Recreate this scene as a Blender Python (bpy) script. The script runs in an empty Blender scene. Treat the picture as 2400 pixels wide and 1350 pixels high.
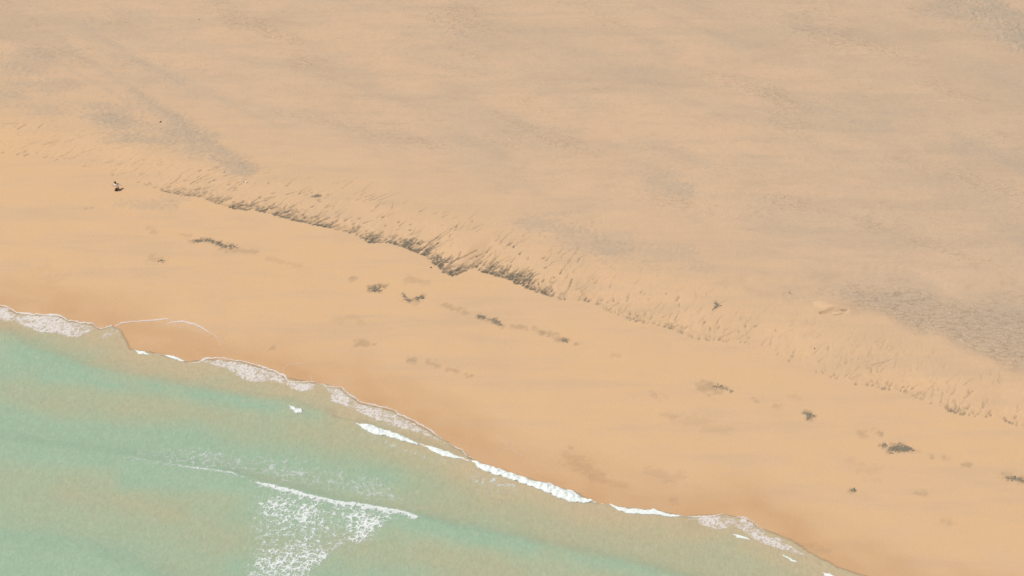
import bpy, math, random
import numpy as np
from mathutils import Vector

random.seed(7)
RNG = np.random.default_rng(11)
SC = bpy.context.scene
COL = SC.collection

# ------------------------------------------------------------------ camera, sky, sun, exposure
TH = math.radians(42.0); DIST = 280.0; HFOV = math.radians(30.0)
cam_d = bpy.data.cameras.new('camera'); cam_d.angle = HFOV; cam_d.sensor_width = 36
cam_d.clip_start = 1.0; cam_d.clip_end = 20000
cam = bpy.data.objects.new('camera', cam_d); COL.objects.link(cam)
cam.location = (0, -DIST * math.cos(TH), DIST * math.sin(TH))
cam.rotation_euler = (math.pi / 2 - TH, 0, 0)
SC.camera = cam

SUN_EL = math.radians(54); SUN_AZ = math.radians(-90)       # azimuth from +Y, negative = towards the left
world = bpy.data.worlds.new('World'); SC.world = world; world.use_nodes = True
wn = world.node_tree; wn.nodes.clear()
sky = wn.nodes.new('ShaderNodeTexSky'); sky.sky_type = 'NISHITA'; sky.sun_disc = False
sky.sun_elevation = SUN_EL; sky.sun_rotation = SUN_AZ; sky.dust_density = 2.0
bg = wn.nodes.new('ShaderNodeBackground'); bg.inputs[1].default_value = 0.085
wo = wn.nodes.new('ShaderNodeOutputWorld')
wn.links.new(sky.outputs[0], bg.inputs[0]); wn.links.new(bg.outputs[0], wo.inputs[0])
sd_ = bpy.data.lights.new('sun', 'SUN'); sd_.energy = 3.8; sd_.angle = math.radians(0.6); sd_.color = (1.0, 0.95, 0.87)
sun = bpy.data.objects.new('sun', sd_); COL.objects.link(sun)
sdir = Vector((math.sin(SUN_AZ) * math.cos(SUN_EL), math.cos(SUN_AZ) * math.cos(SUN_EL), math.sin(SUN_EL)))
sun.rotation_euler = sdir.to_track_quat('Z', 'Y').to_euler(); sun.location = sdir * 400
SC.view_settings.view_transform = 'Standard'; SC.view_settings.look = 'None'
SC.view_settings.exposure = 0.33; SC.view_settings.gamma = 1.0; SC.view_settings.use_curve_mapping = False

# ------------------------------------------------------------------ survey frame: picture points -> places on the beach
F_ = 1200 / math.tan(HFOV / 2)
CP = np.array(cam.location[:])
FW = np.array([0, math.cos(TH), -math.sin(TH)]); UPV = np.array([0, math.sin(TH), math.cos(TH)])


def ray(px, py, z=0.0):
    d = FW * F_ + np.array([1.0, 0, 0]) * (px - 1200) + UPV * (675 - py)
    return CP + d * ((z - CP[2]) / d[2])


A0 = ray(0, 745); B0 = ray(1900, 1345)
UH = (B0 - A0) / np.linalg.norm(B0 - A0); NH = np.array([-UH[1], UH[0], 0.0])


def uv_of(x, y):
    return (x - A0[0]) * UH[0] + (y - A0[1]) * UH[1], (x - A0[0]) * NH[0] + (y - A0[1]) * NH[1]


def xy_of(u, v):
    return A0[0] + u * UH[0] + v * NH[0], A0[1] + u * UH[1] + v * NH[1]


def ss(a, b, x):
    t = np.clip((x - a) / (b - a), 0, 1)
    return t * t * (3 - 2 * t)


# ------------------------------------------------------------------ noise
_P = np.random.default_rng(3).integers(0, 2 ** 31, 4096)


def hsh(ix, iy, seed):
    return _P[(_P[(ix + seed * 131) & 4095] + iy) & 4095]


def pnoise(x, y, seed=0):
    ix = np.floor(x).astype(np.int64); iy = np.floor(y).astype(np.int64)
    fx = x - ix; fy = y - iy
    sx = fx * fx * fx * (fx * (fx * 6 - 15) + 10); sy = fy * fy * fy * (fy * (fy * 6 - 15) + 10)

    def gr(i, j, a, b):
        th = hsh(i, j, seed) * (2 * math.pi / 2 ** 31)
        return np.cos(th) * a + np.sin(th) * b
    n0 = gr(ix, iy, fx, fy); n1 = gr(ix + 1, iy, fx - 1, fy)
    n2 = gr(ix, iy + 1, fx, fy - 1); n3 = gr(ix + 1, iy + 1, fx - 1, fy - 1)
    a = n0 + sx * (n1 - n0); b = n2 + sx * (n3 - n2)
    return (a + sy * (b - a)) * 1.5


def fbm(x, y, seed=0, o=4):
    s = 0; a = 0.55
    for k in range(o):
        s = s + a * pnoise(x * 2 ** k + 17.3 * k, y * 2 ** k + 5.1 * k, seed + k); a *= 0.5
    return s


def worley(x, y, seed=0):
    ix = np.floor(x).astype(np.int64); iy = np.floor(y).astype(np.int64)
    f1 = np.full(x.shape, 9.0); f2 = np.full(x.shape, 9.0)
    for di in (-1, 0, 1):
        for dj in (-1, 0, 1):
            h = hsh(ix + di, iy + dj, seed)
            px = ix + di + (h & 1023) / 1023.0; py = iy + dj + ((h >> 10) & 1023) / 1023.0
            d = np.hypot(x - px, y - py)
            f2 = np.where(d < f1, f1, np.minimum(f2, d)); f1 = np.minimum(f1, d)
    return f1, f2


def dist_line(x, y, pts):
    best = np.full(x.shape, 1e9); par = np.zeros(x.shape); side = np.zeros(x.shape); L = 0
    for (x0, y0), (x1, y1) in zip(pts[:-1], pts[1:]):
        dx, dy = x1 - x0, y1 - y0; l2 = dx * dx + dy * dy + 1e-9; l = math.sqrt(l2)
        t = np.clip(((x - x0) * dx + (y - y0) * dy) / l2, 0, 1)
        d = np.hypot(x - x0 - t * dx, y - y0 - t * dy)
        m = d < best
        best = np.where(m, d, best); par = np.where(m, L + t * l, par)
        side = np.where(m, np.sign(dx * (y - y0) - dy * (x - x0)), side); L += l
    return best, par / max(L, 1e-6), side


def sdf_poly(x, y, pts):
    inside = np.zeros(x.shape, bool); n = len(pts)
    for i in range(n):
        x0, y0 = pts[i]; x1, y1 = pts[(i + 1) % n]
        c = ((y0 > y) != (y1 > y)) & (x < (x1 - x0) * (y - y0) / (y1 - y0 + 1e-12) + x0)
        inside ^= c
    d, _, _ = dist_line(x, y, list(pts) + [pts[0]])
    return np.where(inside, d, -d)


# ------------------------------------------------------------------ height of the beach
SLOPE = 0.03
TOE_PX = [(-400, 262), (-200, 310), (0, 357), (60, 366), (130, 374), (220, 395), (330, 428), (390, 450), (470, 461), (540, 486), (600, 492), (660, 508), (740, 527), (780, 535),
          (830, 547), (862, 566), (905, 566), (950, 580), (1000, 600), (1040, 636), (1062, 646), (1112, 626), (1130, 636), (1190, 652), (1240, 676), (1285, 692),
          (1320, 702), (1380, 705), (1450, 738), (1490, 752), (1560, 764), (1630, 794), (1690, 799), (1760, 806), (1860, 852), (1990, 898), (2110, 916),
          (2200, 952), (2245, 970), (2330, 978), (2400, 1002), (2600, 1062), (2800, 1120)]


def zface(v):
    return np.where(v > 0, SLOPE * np.minimum(v, 36.0), SLOPE * 1.2 * np.maximum(v, -60))


def place(px, py, zf):
    z = 0.0
    for _ in range(12):
        p = ray(px, py, z); u, v = uv_of(p[0], p[1]); z = float(zf(u, v))
    return p[0], p[1], z


_t = [uv_of(*place(a, b, lambda u, v: max(zface(np.array(v)), 0))[:2]) for a, b in TOE_PX]
TU = np.array([p[0] for p in _t]); TV = np.array([p[1] for p in _t])


def vtoe(u):
    return np.interp(u, TU, TV)


def zsand_uv(u, v):
    u = np.asarray(u, float); v = np.asarray(v, float)
    q = v - vtoe(u)
    z = zface(v) + 0.55 * ss(0.0, 7.5, q) - 0.15 * ss(9, 25, q)
    far = ss(4, 12, v)
    z = z + far * 0.10 * fbm(u / 17, v / 11, 5, 3) + ss(42, 60, v) * 0.35 * fbm(u / 34, v / 16, 8, 3)
    return z


def W(px, py):                                   # place on the ground or the water for a picture point
    return place(px, py, lambda u, v: max(float(zsand_uv(u, v)), 0.0))


def PW(pts):
    return [W(a, b)[:2] for a, b in pts]


# ------------------------------------------------------------------ node helpers
def lin(r, g, b):
    f = lambda c: c / 12.92 if c <= 0.04045 else ((c + 0.055) / 1.055) ** 2.4
    return (f(r / 255), f(g / 255), f(b / 255), 1)


class NT:
    def __init__(s, name):
        s.m = bpy.data.materials.new(name); s.m.use_nodes = True; s.t = s.m.node_tree; s.t.nodes.clear()
        s.out = s.n('ShaderNodeOutputMaterial')

    def n(s, typ, **kw):
        n = s.t.nodes.new(typ)
        for k, v in kw.items():
            setattr(n, k, v)
        return n

    def l(s, a, b): s.t.links.new(a, b)

    def put(s, sock, val):
        if hasattr(val, 'is_linked') or isinstance(val, bpy.types.NodeSocket): s.l(val, sock)
        else: sock.default_value = val

    def attr(s, name): return s.n('ShaderNodeAttribute', attribute_name=name).outputs['Fac']

    def math(s, op, a, b=0.0, clamp=False):
        n = s.n('ShaderNodeMath', operation=op, use_clamp=clamp); s.put(n.inputs[0], a); s.put(n.inputs[1], b); return n.outputs[0]

    def mix(s, f, a, b, mode='MIX'):
        n = s.n('ShaderNodeMix', data_type='RGBA', blend_type=mode)
        s.put(n.inputs[0], f); s.put(n.inputs[6], a); s.put(n.inputs[7], b); return n.outputs[2]

    def noise(s, scale, detail=4, rough=0.55, vec=None, dist=0.0):
        n = s.n('ShaderNodeTexNoise'); n.inputs['Scale'].default_value = scale; n.inputs['Detail'].default_value = detail
        n.inputs['Roughness'].default_value = rough; n.inputs['Distortion'].default_value = dist
        if vec is not None: s.l(vec, n.inputs['Vector'])
        return n.outputs['Fac']

    def coords(s, rot=0.0, scale=(1, 1, 1)):
        g = s.n('ShaderNodeNewGeometry'); m = s.n('ShaderNodeMapping'); s.l(g.outputs['Position'], m.inputs['Vector'])
        m.inputs['Rotation'].default_value = (0, 0, rot); m.inputs['Scale'].default_value = scale
        return m.outputs[0]

    def rng(s, v, a, b, c, d):
        n = s.n('ShaderNodeMapRange'); s.put(n.inputs[0], v)
        for i, q in enumerate((a, b, c, d)): n.inputs[i + 1].default_value = q
        return n.outputs[0]

    def bump(s, h, dist, strength=1.0):
        n = s.n('ShaderNodeBump'); s.put(n.inputs['Strength'], strength); n.inputs['Distance'].default_value = dist; s.l(h, n.inputs['Height']); return n.outputs[0]

    def bsdf(s, col, rough, spec=0.3, normal=None):
        b = s.n('ShaderNodeBsdfPrincipled'); s.put(b.inputs['Base Color'], col); s.put(b.inputs['Roughness'], rough)
        s.put(b.inputs['Specular IOR Level'], spec)
        if normal is not None: s.l(normal, b.inputs['Normal'])
        return b


SHORE_ROT = math.atan2(-UH[1], UH[0])            # turns world coordinates so that x runs along the shore

# sand
S = NT('sand'); along = S.coords(SHORE_ROT, (0.35, 1.0, 1)); iso = S.coords()
horiz = S.coords(math.radians(8), (0.40, 0.9, 1))
wet, dark, grey, rip, pale = (S.attr(k) for k in ('wet', 'dark', 'grey', 'ripple', 'pale'))
lowc = (0.505, 0.324, 0.173, 1); upc = (0.466, 0.322, 0.203, 1)
c = S.mix(pale, lowc, upc)
big = S.noise(0.06, 5, 0.55, along)
c = S.mix(S.rng(big, 0.35, 0.7, 0.0, 0.30), c, (0.455, 0.315, 0.195, 1))
mid = S.noise(0.45, 5, 0.6, along)
c = S.mix(S.rng(mid, 0.42, 0.70, 0.0, 0.24), c, (0.40, 0.295, 0.19, 1))
pk = S.noise(0.11, 3, 0.5, iso)
c = S.mix(S.rng(pk, 0.5, 0.8, 0.0, 0.20), c, (0.53, 0.328, 0.208, 1))
stk = S.noise(1.0, 5, 0.6, S.coords(math.radians(40), (0.035, 0.30, 1)), 0.3)
c = S.mix(S.math('MULTIPLY', S.rng(stk, 0.48, 0.68, 0.0, 0.36), pale), c, (0.345, 0.262, 0.18, 1))
tide = S.noise(1.0, 6, 0.62, S.coords(SHORE_ROT, (0.045, 0.34, 1)), 0.3)
c = S.mix(S.rng(tide, 0.48, 0.68, 0.0, 0.42), c, (0.40, 0.285, 0.185, 1))
c = S.mix(grey, c, (0.325, 0.262, 0.192, 1))
c = S.mix(wet, c, (0.425, 0.252, 0.125, 1))
c = S.mix(dark, c, (0.082, 0.077, 0.058, 1))
gr = S.noise(5.5, 3, 0.7, iso)
c = S.mix(S.rng(gr, 0.3, 0.7, 0.0, 0.13), c, (0.24, 0.17, 0.11, 1))
rp = S.noise(2.1, 4, 0.6, horiz, 0.8)
rpc = S.math('MULTIPLY', S.rng(rp, 0.50, 0.64, 0.0, 0.40), rip)
mo = S.noise(0.55, 6, 0.68, horiz, 0.4)
c = S.mix(S.math('MULTIPLY', S.rng(mo, 0.5, 0.72, 0.0, 0.20), pale), c, (0.28, 0.215, 0.15, 1))
c = S.mix(rpc, c, (0.20, 0.15, 0.10, 1))
bh = S.math('ADD', S.math('MULTIPLY', rp, rip), S.math('MULTIPLY', gr, 0.10))
b = S.bsdf(c, S.math('SUBTRACT', 0.95, S.math('MULTIPLY', wet, 0.42)), 0.25, S.bump(bh, 0.55, 0.6))
S.l(b.outputs[0], S.out.inputs[0]); M_SAND = S.m

# sea
S = NT('sea_water'); iso = S.coords(); along = S.coords(SHORE_ROT, (0.6, 1, 1)); tall = S.coords(math.radians(-15), (1.0, 0.62, 1))
g, a = S.attr('green'), S.attr('alpha')
fl = S.noise(2.2, 4, 0.64, tall, 1.0); fl2 = S.noise(0.42, 5, 0.6, along, 0.8)
gg = S.math('ADD', g, S.rng(fl2, 0.25, 0.75, -0.13, 0.13), True)
c = S.mix(gg, (0.308, 0.300, 0.190, 1), (0.236, 0.322, 0.222, 1))
c = S.mix(S.attr('shoal'), c, (0.372, 0.296, 0.182, 1))
c = S.mix(S.rng(fl, 0.50, 0.70, 0.0, 0.20), c, (0.44, 0.43, 0.29, 1))  # caustic-like ripple flecks, light then dark, painted into the water colour
c = S.mix(S.rng(fl, 0.50, 0.30, 0.0, 0.24), c, (0.19, 0.20, 0.125, 1))
bh = S.math('ADD', S.math('MULTIPLY', fl, 0.6), S.math('MULTIPLY', fl2, 0.9))
b = S.bsdf(c, 0.30, 0.4, S.bump(bh, 0.16, 0.35)); b.inputs['IOR'].default_value = 1.33
tr = S.n('ShaderNodeBsdfTransparent'); mx = S.n('ShaderNodeMixShader'); S.l(a, mx.inputs[0]); S.l(tr.outputs[0], mx.inputs[1]); S.l(b.outputs[0], mx.inputs[2])
S.l(mx.outputs[0], S.out.inputs[0]); M_SEA = S.m


def foam_mat(name, col):
    S = NT(name); iso = S.coords(); a = S.attr('alpha')
    n = S.noise(3.5, 4, 0.6, iso)
    c = S.mix(S.rng(n, 0.3, 0.7, 0, 0.22), col, tuple(q * 0.75 for q in col[:3]) + (1,))
    b = S.bsdf(c, 0.75, 0.2, S.bump(n, 0.10, 0.5))
    tr = S.n('ShaderNodeBsdfTransparent'); mx = S.n('ShaderNodeMixShader'); S.l(a, mx.inputs[0]); S.l(tr.outputs[0], mx.inputs[1]); S.l(b.outputs[0], mx.inputs[2])
    S.l(mx.outputs[0], S.out.inputs[0]); return S.m


M_FOAM = foam_mat('breaker_foam', (0.60, 0.63, 0.59, 1))
M_SWASH = foam_mat('swash_foam', (0.66, 0.605, 0.555, 1))


def plain(name, col, rough=0.8, var=0.35, scale=6.0):
    S = NT(name); n = S.noise(scale, 4, 0.6, S.coords())
    c = S.mix(S.rng(n, 0.3, 0.7, 0, 1), col, tuple(q * (1 - var) for q in col[:3]) + (1,))
    b = S.bsdf(c, rough, 0.3, S.bump(n, 0.02, 0.5)); S.l(b.outputs[0], S.out.inputs[0]); return S.m


M_WEED = plain('seaweed', (0.26, 0.238, 0.175, 1), 0.75)
M_STONE = plain('dark_stone', (0.10, 0.085, 0.06, 1), 0.8)
M_SHELL = plain('pale_shell', (0.72, 0.66, 0.55, 1), 0.5, 0.15)
M_SKIN = plain('skin', (0.40, 0.215, 0.13, 1), 0.55, 0.1, 20)
M_HAIR = plain('dark_hair', (0.018, 0.010, 0.007, 1), 0.5, 0.4, 40)
M_SHIRT = plain('white_shirt', (0.80, 0.71, 0.64, 1), 0.85, 0.12, 12)
M_SHORTS = plain('dark_trousers', (0.050, 0.016, 0.008, 1), 0.85, 0.2, 12)


# ------------------------------------------------------------------ mesh helpers
def grid_object(name, X, Y, Z, mat, attrs, keep=None, kind=None):
    nu, nv = X.shape
    idx = np.arange(nu * nv).reshape(nu, nv)
    q = np.stack([idx[:-1, :-1], idx[1:, :-1], idx[1:, 1:], idx[:-1, 1:]], -1).reshape(-1, 4)
    co = np.stack([X, Y, Z], -1).reshape(-1, 3)
    at = {k: v.reshape(-1) for k, v in attrs.items()}
    if keep is not None:
        q = q[(keep.reshape(-1)[q]).any(1)]
        used = np.unique(q); rm = np.full(nu * nv, -1); rm[used] = np.arange(len(used))
        q = rm[q]; co = co[used]; at = {k: v[used] for k, v in at.items()}
    me = bpy.data.meshes.new(name)
    me.vertices.add(len(co)); me.vertices.foreach_set('co', co.astype(np.float32).ravel())
    me.loops.add(q.size); me.loops.foreach_set('vertex_index', q.astype(np.int32).ravel())
    me.polygons.add(len(q)); me.polygons.foreach_set('loop_start', np.arange(0, q.size, 4, dtype=np.int32))
    me.polygons.foreach_set('use_smooth', np.ones(len(q), bool))
    me.update(calc_edges=True)
    for k, v in at.items():
        me.attributes.new(k, 'FLOAT', 'POINT').data.foreach_set('value', v.astype(np.float32))
    me.materials.append(mat)
    o = bpy.data.objects.new(name, me); COL.objects.link(o)
    if kind: o['kind'] = kind
    return o


def tag(o, label, cat, group=None):
    o['label'] = label; o['category'] = cat
    if group: o['group'] = group
    return o


# ------------------------------------------------------------------ beach: one sheet, finest along the rills of the berm
U0, U1, DU = -58.0, 160.0, 0.14
V0, V1, DV = 30.5, 47.5, 0.11
us = np.concatenate([[-4000, -1500, -600, -250, -120, -80], np.arange(U0, U1, DU), [180, 220, 350, 700, 1600, 4000]])
vs = np.concatenate([[-6000, -800, -200], np.arange(-62, -1, 2.0), np.arange(-1, 9, 0.3), np.arange(9, V0, 0.45), np.arange(V0, V1, DV),
                     np.arange(V1, 150, 0.5), [160, 190, 250, 400, 900, 2500, 8000]])
iu0 = 6; nfu = len(np.arange(U0, U1, DU)); jv0 = int(np.searchsorted(vs, V0 - 1e-6)); nfv = len(np.arange(V0, V1, DV))
UU, VV = np.meshgrid(us, vs, indexing='ij')
XX, YY = xy_of(UU, VV)
ZZ = zsand_uv(UU, VV)

# rills cut by draining water: real grooves holding dark heavy sand
RD = np.zeros((nfu, nfv)); RH = np.zeros((nfu, nfv))
fu = U0 + DU * np.arange(nfu); fv = V0 + DV * np.arange(nfv)


def stroke(pts, w0, w1, k0, k1, depth):
    n = len(pts) - 1
    for i in range(n):
        (a, b_), (c_, d_) = pts[i], pts[i + 1]
        w = w0 + (w1 - w0) * (i + .5) / n; k = k0 + (k1 - k0) * (i + .5) / n
        r = w * 2.2
        i0 = max(int((min(a, c_) - r - U0) / DU), 0); i1 = min(int((max(a, c_) + r - U0) / DU) + 2, nfu)
        j0 = max(int((min(b_, d_) - r - V0) / DV), 0); j1 = min(int((max(b_, d_) + r - V0) / DV) + 2, nfv)
        if i1 <= i0 or j1 <= j0: continue
        gu = fu[i0:i1, None]; gv = fv[None, j0:j1]
        dx, dy = c_ - a, d_ - b_; l2 = dx * dx + dy * dy + 1e-9
        t = np.clip(((gu - a) * dx + (gv - b_) * dy) / l2, 0, 1)
        d = np.hypot(gu - a - t * dx, gv - b_ - t * dy) / w
        m = np.clip(1.55 - d, 0, 1)
        RD[i0:i1, j0:j1] = np.maximum(RD[i0:i1, j0:j1], m * k)
        RH[i0:i1, j0:j1] = np.minimum(RH[i0:i1, j0:j1], -depth * m)


# how strongly the toe is cut along the shore (picture x of the toe -> strength)
CUT_PX = [(-300, .12), (0, .26), (60, .34), (140, .2), (300, .16), (370, .3), (385, .62), (460, .7), (478, .15), (490, .85), (518, .8), (530, .2), (537, .95), (580, .92), (588, .3), (600, .9),
          (622, .75), (630, .3), (640, .9), (700, 1.05), (740, 1.0), (760, .9), (800, .6), (825, .9), (848, .5), (858, 1.1), (885, .9), (892, .6), (930, .85), (942, 1.05), (995, 1.1), (1003, .6), (1010, 1.15),
          (1075, 1.25), (1112, 1.0), (1120, .1), (1126, 1.15), (1180, 1.15), (1285, 1.1), (1298, .4), (1318, .7), (1330, .25), (1370, .5), (1385, .42),
          (1440, .4), (1455, .6), (1500, .6), (1530, .32), (1562, .7), (1600, .55), (1660, .72), (1690, .45), (1715, .35), (1760, .2), (1845, .38), (1870, .25), (1985, .35), (2000, .55),
          (2080, .55), (2130, .5), (2190, .28), (2222, .8), (2258, .8), (2270, .35), (2300, .55), (2345, .5), (2400, .65), (2700, .35)]
CU = np.array([uv_of(*W(x, np.interp(x, [p[0] for p in TOE_PX], [p[1] for p in TOE_PX]))[:2])[0] for x, _ in CUT_PX])
CS = np.array([s * (1.0 if x < 1400 else 0.72) for x, s in CUT_PX])


def cut(u): return float(np.interp(u, CU, CS))


def lean(u): return float(np.interp(u, [-30, 20, 50, 72, 100, 140], [0.75, 0.65, 0.45, 0.15, 0.12, 0.1]))


def rill(u, v, ln, w0, w1, k0, k1, depth, wob=0.25):
    n = max(3, int(ln / 0.35)); p = [(u, v)]; a = lean(u) + random.gauss(0, 0.22 if ln > 1.2 else 0.36)
    for i in range(n):
        a += random.gauss(0, wob); a = a * 0.9 + lean(u) * 0.1
        st = ln / n; q = math.hypot(1, a); u += st * a / q; v += st / q; p.append((u, v))
    stroke(p, w0, w1, k0, k1, depth)
    return p


u = U0
while u < U1 - 1:
    s = cut(u); t0 = float(vtoe(u)) + random.gauss(0, 0.10)
    cl = float(pnoise(np.array([u * 0.9]), np.array([3.3]), 2)[0])
    s2 = max(0, s * (1 + 0.7 * cl))
    if random.random() < min(1, s2 * 1.5):
        for row in range(1 + int(s2 * 3.4 * random.random() + 0.3)):
            up_ = 0.0 if row == 0 else random.uniform(0.25, 1.6) * (0.5 + 0.6 * s2)
            fade = 1 - 0.30 * up_
            ln = random.uniform(0.3, 1.05) * (0.45 + 0.75 * s2)
            rill(u + random.gauss(0, .12) + up_ * lean(u), t0 + up_, ln, random.uniform(0.09, 0.19), 0.08, min(0.97, s2 * fade * random.uniform(0.75, 1.3)), 0.5 * s2 * fade, 0.035 + 0.03 * s, 0.12)
    if s2 > 0.5 and random.random() < 0.6:                     # undercut lip at the very toe
        rill(u, t0 - 0.05, random.uniform(0.25, 0.6), 0.15, 0.09, min(0.9, s2 * 0.85), 0.45 * s2, 0.05, 0.5)
    u += random.uniform(0.20, 0.46) / (0.55 + 0.6 * s)
for _ in range(1500):                                          # longer, fainter rills on the berm face
    u = random.uniform(U0, U1); s = cut(u) * 0.75 + 0.22
    if float(pnoise(np.array([u * 0.23]), np.array([9.1]), 4)[0]) + random.gauss(0, .35) < -0.05: continue
    top = 9.5 if u < 85 else 8.5
    q = random.random() ** 1.35 * top
    k = s * random.uniform(0.2, 0.95) * (1 - 0.6 * q / top)
    rill(u + q * lean(u), float(vtoe(u)) + 0.5 + q, random.uniform(0.5, 2.2) * (1 + (random.random() < .15) * 1.3), random.uniform(0.06, 0.11), 0.045, k, k * 0.3, 0.016, 0.22)
for _ in range(70):                                            # short dark scoops where rills start
    u = random.uniform(5, 112); s = cut(u); q = random.uniform(0.8, 7)
    rill(u + q * lean(u), float(vtoe(u)) + q, random.uniform(0.25, 0.7), random.uniform(0.09, 0.17), 0.06, 0.35 + 0.4 * s * random.random(), 0.2, 0.05, 0.15)
# the two long dark gullies beside the widest notch
for pts_px, w_, k_ in [([(1040, 634), (1062, 612), (1090, 600), (1118, 586)], .17, .7), ([(1045, 626), (1075, 604), (1080, 590)], .15, .7), ([(1050, 640), (1085, 632), (1110, 621)], .22, .75),
                       ([(1062, 644), (1082, 634)], .14, .5), ([(1318, 700), (1336, 672), (1342, 655)], .10, .3), ([(1335, 672), (1341, 654)], .16, .6),
                       ([(1126, 634), (1170, 612), (1200, 600)], .07, .3), ([(1230, 655), (1265, 641)], .12, .6), ([(1128, 598), (1150, 578), (1190, 567)], .06, .22),
                       ([(2044, 855), (2075, 848), (2095, 840)], .09, .35), ([(2042, 872), (2043, 864)], .12, .45), ([(2268, 925), (2282, 915)], .09, .4), ([(2239, 948), (2241, 938)], .1, .4),
                       ([(8, 290), (45, 288)], .10, .3), ([(42, 303), (62, 291)], .13, .45), ([(90, 300), (103, 290)], .13, .35), ([(1706, 812), (1730, 818)], .06, .25)]:
    stroke([uv_of(*W(*p)[:2]) for p in pts_px], w_, w_ * .6, k_, k_ * .5, 0.05)

def spot(px, py, px1, py1, wpx, k, arr, nz=0.6, seed=1):
    global _spn
    p, q = W(px, py)[:2], W(px1, py1)[:2]; w = wpx * 0.065
    (ua, va), (ub, vb) = uv_of(*p), uv_of(*q)
    m = w * 2.6 + 1
    i0 = np.searchsorted(us, min(ua, ub) - m); i1 = np.searchsorted(us, max(ua, ub) + m)
    j0 = np.searchsorted(vs, min(va, vb) - m); j1 = np.searchsorted(vs, max(va, vb) + m)
    X, Y = XX[i0:i1, j0:j1], YY[i0:i1, j0:j1]
    if X.size == 0: return
    wob = fbm(X / (w * 2.2 + .6), Y / (w * 0.8 + .2), seed, 5) + 0.5 * pnoise(X / .9, Y / .35, seed + 7)
    d, _, _ = dist_line(X, Y, [p, q])
    e = np.clip(1.05 - d / (w * 1.15) + 1.5 * nz * wob, 0, 1); e = e * e * (3 - 2 * e)
    arr[i0:i1, j0:j1] = 1 - (1 - arr[i0:i1, j0:j1]) * (1 - k * e)


QF = fv[None, :] - vtoe(fu)[:, None]; SF = np.interp(fu, CU, CS)[:, None] + 0 * QF
FUU = fu[:, None] + 0 * QF; FVV = fv[None, :] + 0 * QF
RD = np.maximum(RD, np.clip(SF - .25, 0, 1) * 0.58 * ss(-.1, .15, QF) * ss(1.9, .2, QF) * ss(-.25, .35, fbm(FUU / .9, FVV / .7, 25, 3)))
RD = np.clip(RD * (1.08 + 1.0 * fbm(FUU / .5, FVV / .4, 26, 3)), 0, .97)
RH += (0.01 + 0.10 * SF) * ss(-.3, .4, QF) * ss(4.5, .5, QF) * fbm(FUU / .75, FVV / .55, 27, 3) + 0.022 * ss(0, 2, QF) * ss(10, 6, QF) * fbm(FUU / 1.3, FVV / .9, 28, 3)
DARK = np.zeros_like(ZZ); GREY = np.zeros_like(ZZ); WET = np.zeros_like(ZZ); RIP = np.zeros_like(ZZ)
DARK[iu0:iu0 + nfu, jv0:jv0 + nfv] = RD
ZZ[iu0:iu0 + nfu, jv0:jv0 + nfv] += RH + 0.008 * ss(0, 1, fv[None, :] - vtoe(fu)[:, None]) * pnoise(fu[:, None] * 1.6 + 0 * fv[None, :], fv[None, :] * 1.0 + 0 * fu[:, None], 21)

# grey, coarser sand of the upper beach
for i, r in enumerate([(50, 140, 130, 205, 40, .6), (225, 250, 290, 295, 30, .75), (265, 285, 350, 328, 34, .75), (420, 305, 575, 398, 22, .7), (200, 85, 420, 190, 18, .35), (310, 215, 480, 325, 22, .5),
                       (20, 230, 105, 258, 40, .5), (380, 275, 440, 335, 36, .45), (460, 350, 560, 400, 26, .5), (330, 45, 440, 60, 30, .3), (560, 215, 700, 280, 20, .25),
                       (1250, 518, 1420, 585, 34, .65), (1530, 425, 1585, 440, 32, .75), (1440, 560, 1610, 605, 38, .45), (1800, 215, 2060, 290, 24, .5), (2250, 330, 2420, 395, 30, .6),
                       (2000, 235, 2150, 262, 40, .4), (1080, 80, 1150, 100, 30, .45), (960, 80, 1130, 92, 24, .35), (1650, 15, 1900, 62, 28, .4), (1840, 480, 2100, 540, 48, .35), (2100, 420, 2320, 470, 55, .4),
                       (2320, 10, 2420, 90, 60, 1.2), (2200, 20, 2420, 95, 40, .8), (1500, 90, 1560, 130, 34, .35), (1100, 320, 1170, 350, 22, .45), (860, 210, 985, 255, 18, .35), (1300, 205, 1380, 260, 28, .3), (1130, 265, 1240, 300, 24, .25),
                       (1640, 70, 1780, 110, 14, .4), (2060, 60, 2200, 120, 50, .3), (2250, 170, 2400, 240, 55, .35), (285, 478, 405, 484, 12, .55), (380, 470, 420, 462, 16, .35), (1480, 740, 1530, 745, 14, .3),
                       (70, 45, 330, 225, 9, .45), (190, 60, 450, 215, 9, .5), (110, 130, 300, 240, 8, .4), (330, 225, 570, 388, 9, .45), (430, 190, 640, 290, 7, .35), (1500, 10, 1700, 90, 8, .3), (0, 60, 120, 120, 50, .4), (0, 180, 40, 200, 45, .4), (2350, 520, 2420, 560, 60, .4), (1200, 150, 1330, 180, 30, .2), (750, 120, 850, 180, 30, .25), (1500, 330, 1650, 380, 24, .25)]):
    spot(*r[:4], r[4] * 1.5, r[5] * .62, GREY, 0.75, 30 + i)
    spot(*r[:4], r[4] * 1.5, r[5] * .45, RIP, 0.75, 30 + i)
hollow = PW([(1640, 668), (1740, 690), (1800, 702), (1850, 716), (1900, 711), (1962, 707), (1990, 722), (2022, 737), (2066, 745), (2110, 774), (2150, 789), (2196, 789), (2215, 812), (2290, 840), (2400, 890),
             (2560, 940), (2600, 690), (2400, 642), (2250, 662), (2150, 622), (2080, 612), (1900, 640), (1740, 636)])
sdh = sdf_poly(XX + 0.9 * fbm(XX / 3, YY / 3, 61), YY + 0.9 * fbm(XX / 3, YY / 3, 62), hollow)
mh = ss(-0.8, 3.4, sdh) * ss(0, 9, dist_line(XX, YY, hollow[15:])[0] + 2 * fbm(XX / 4, YY / 3, 64))
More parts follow.
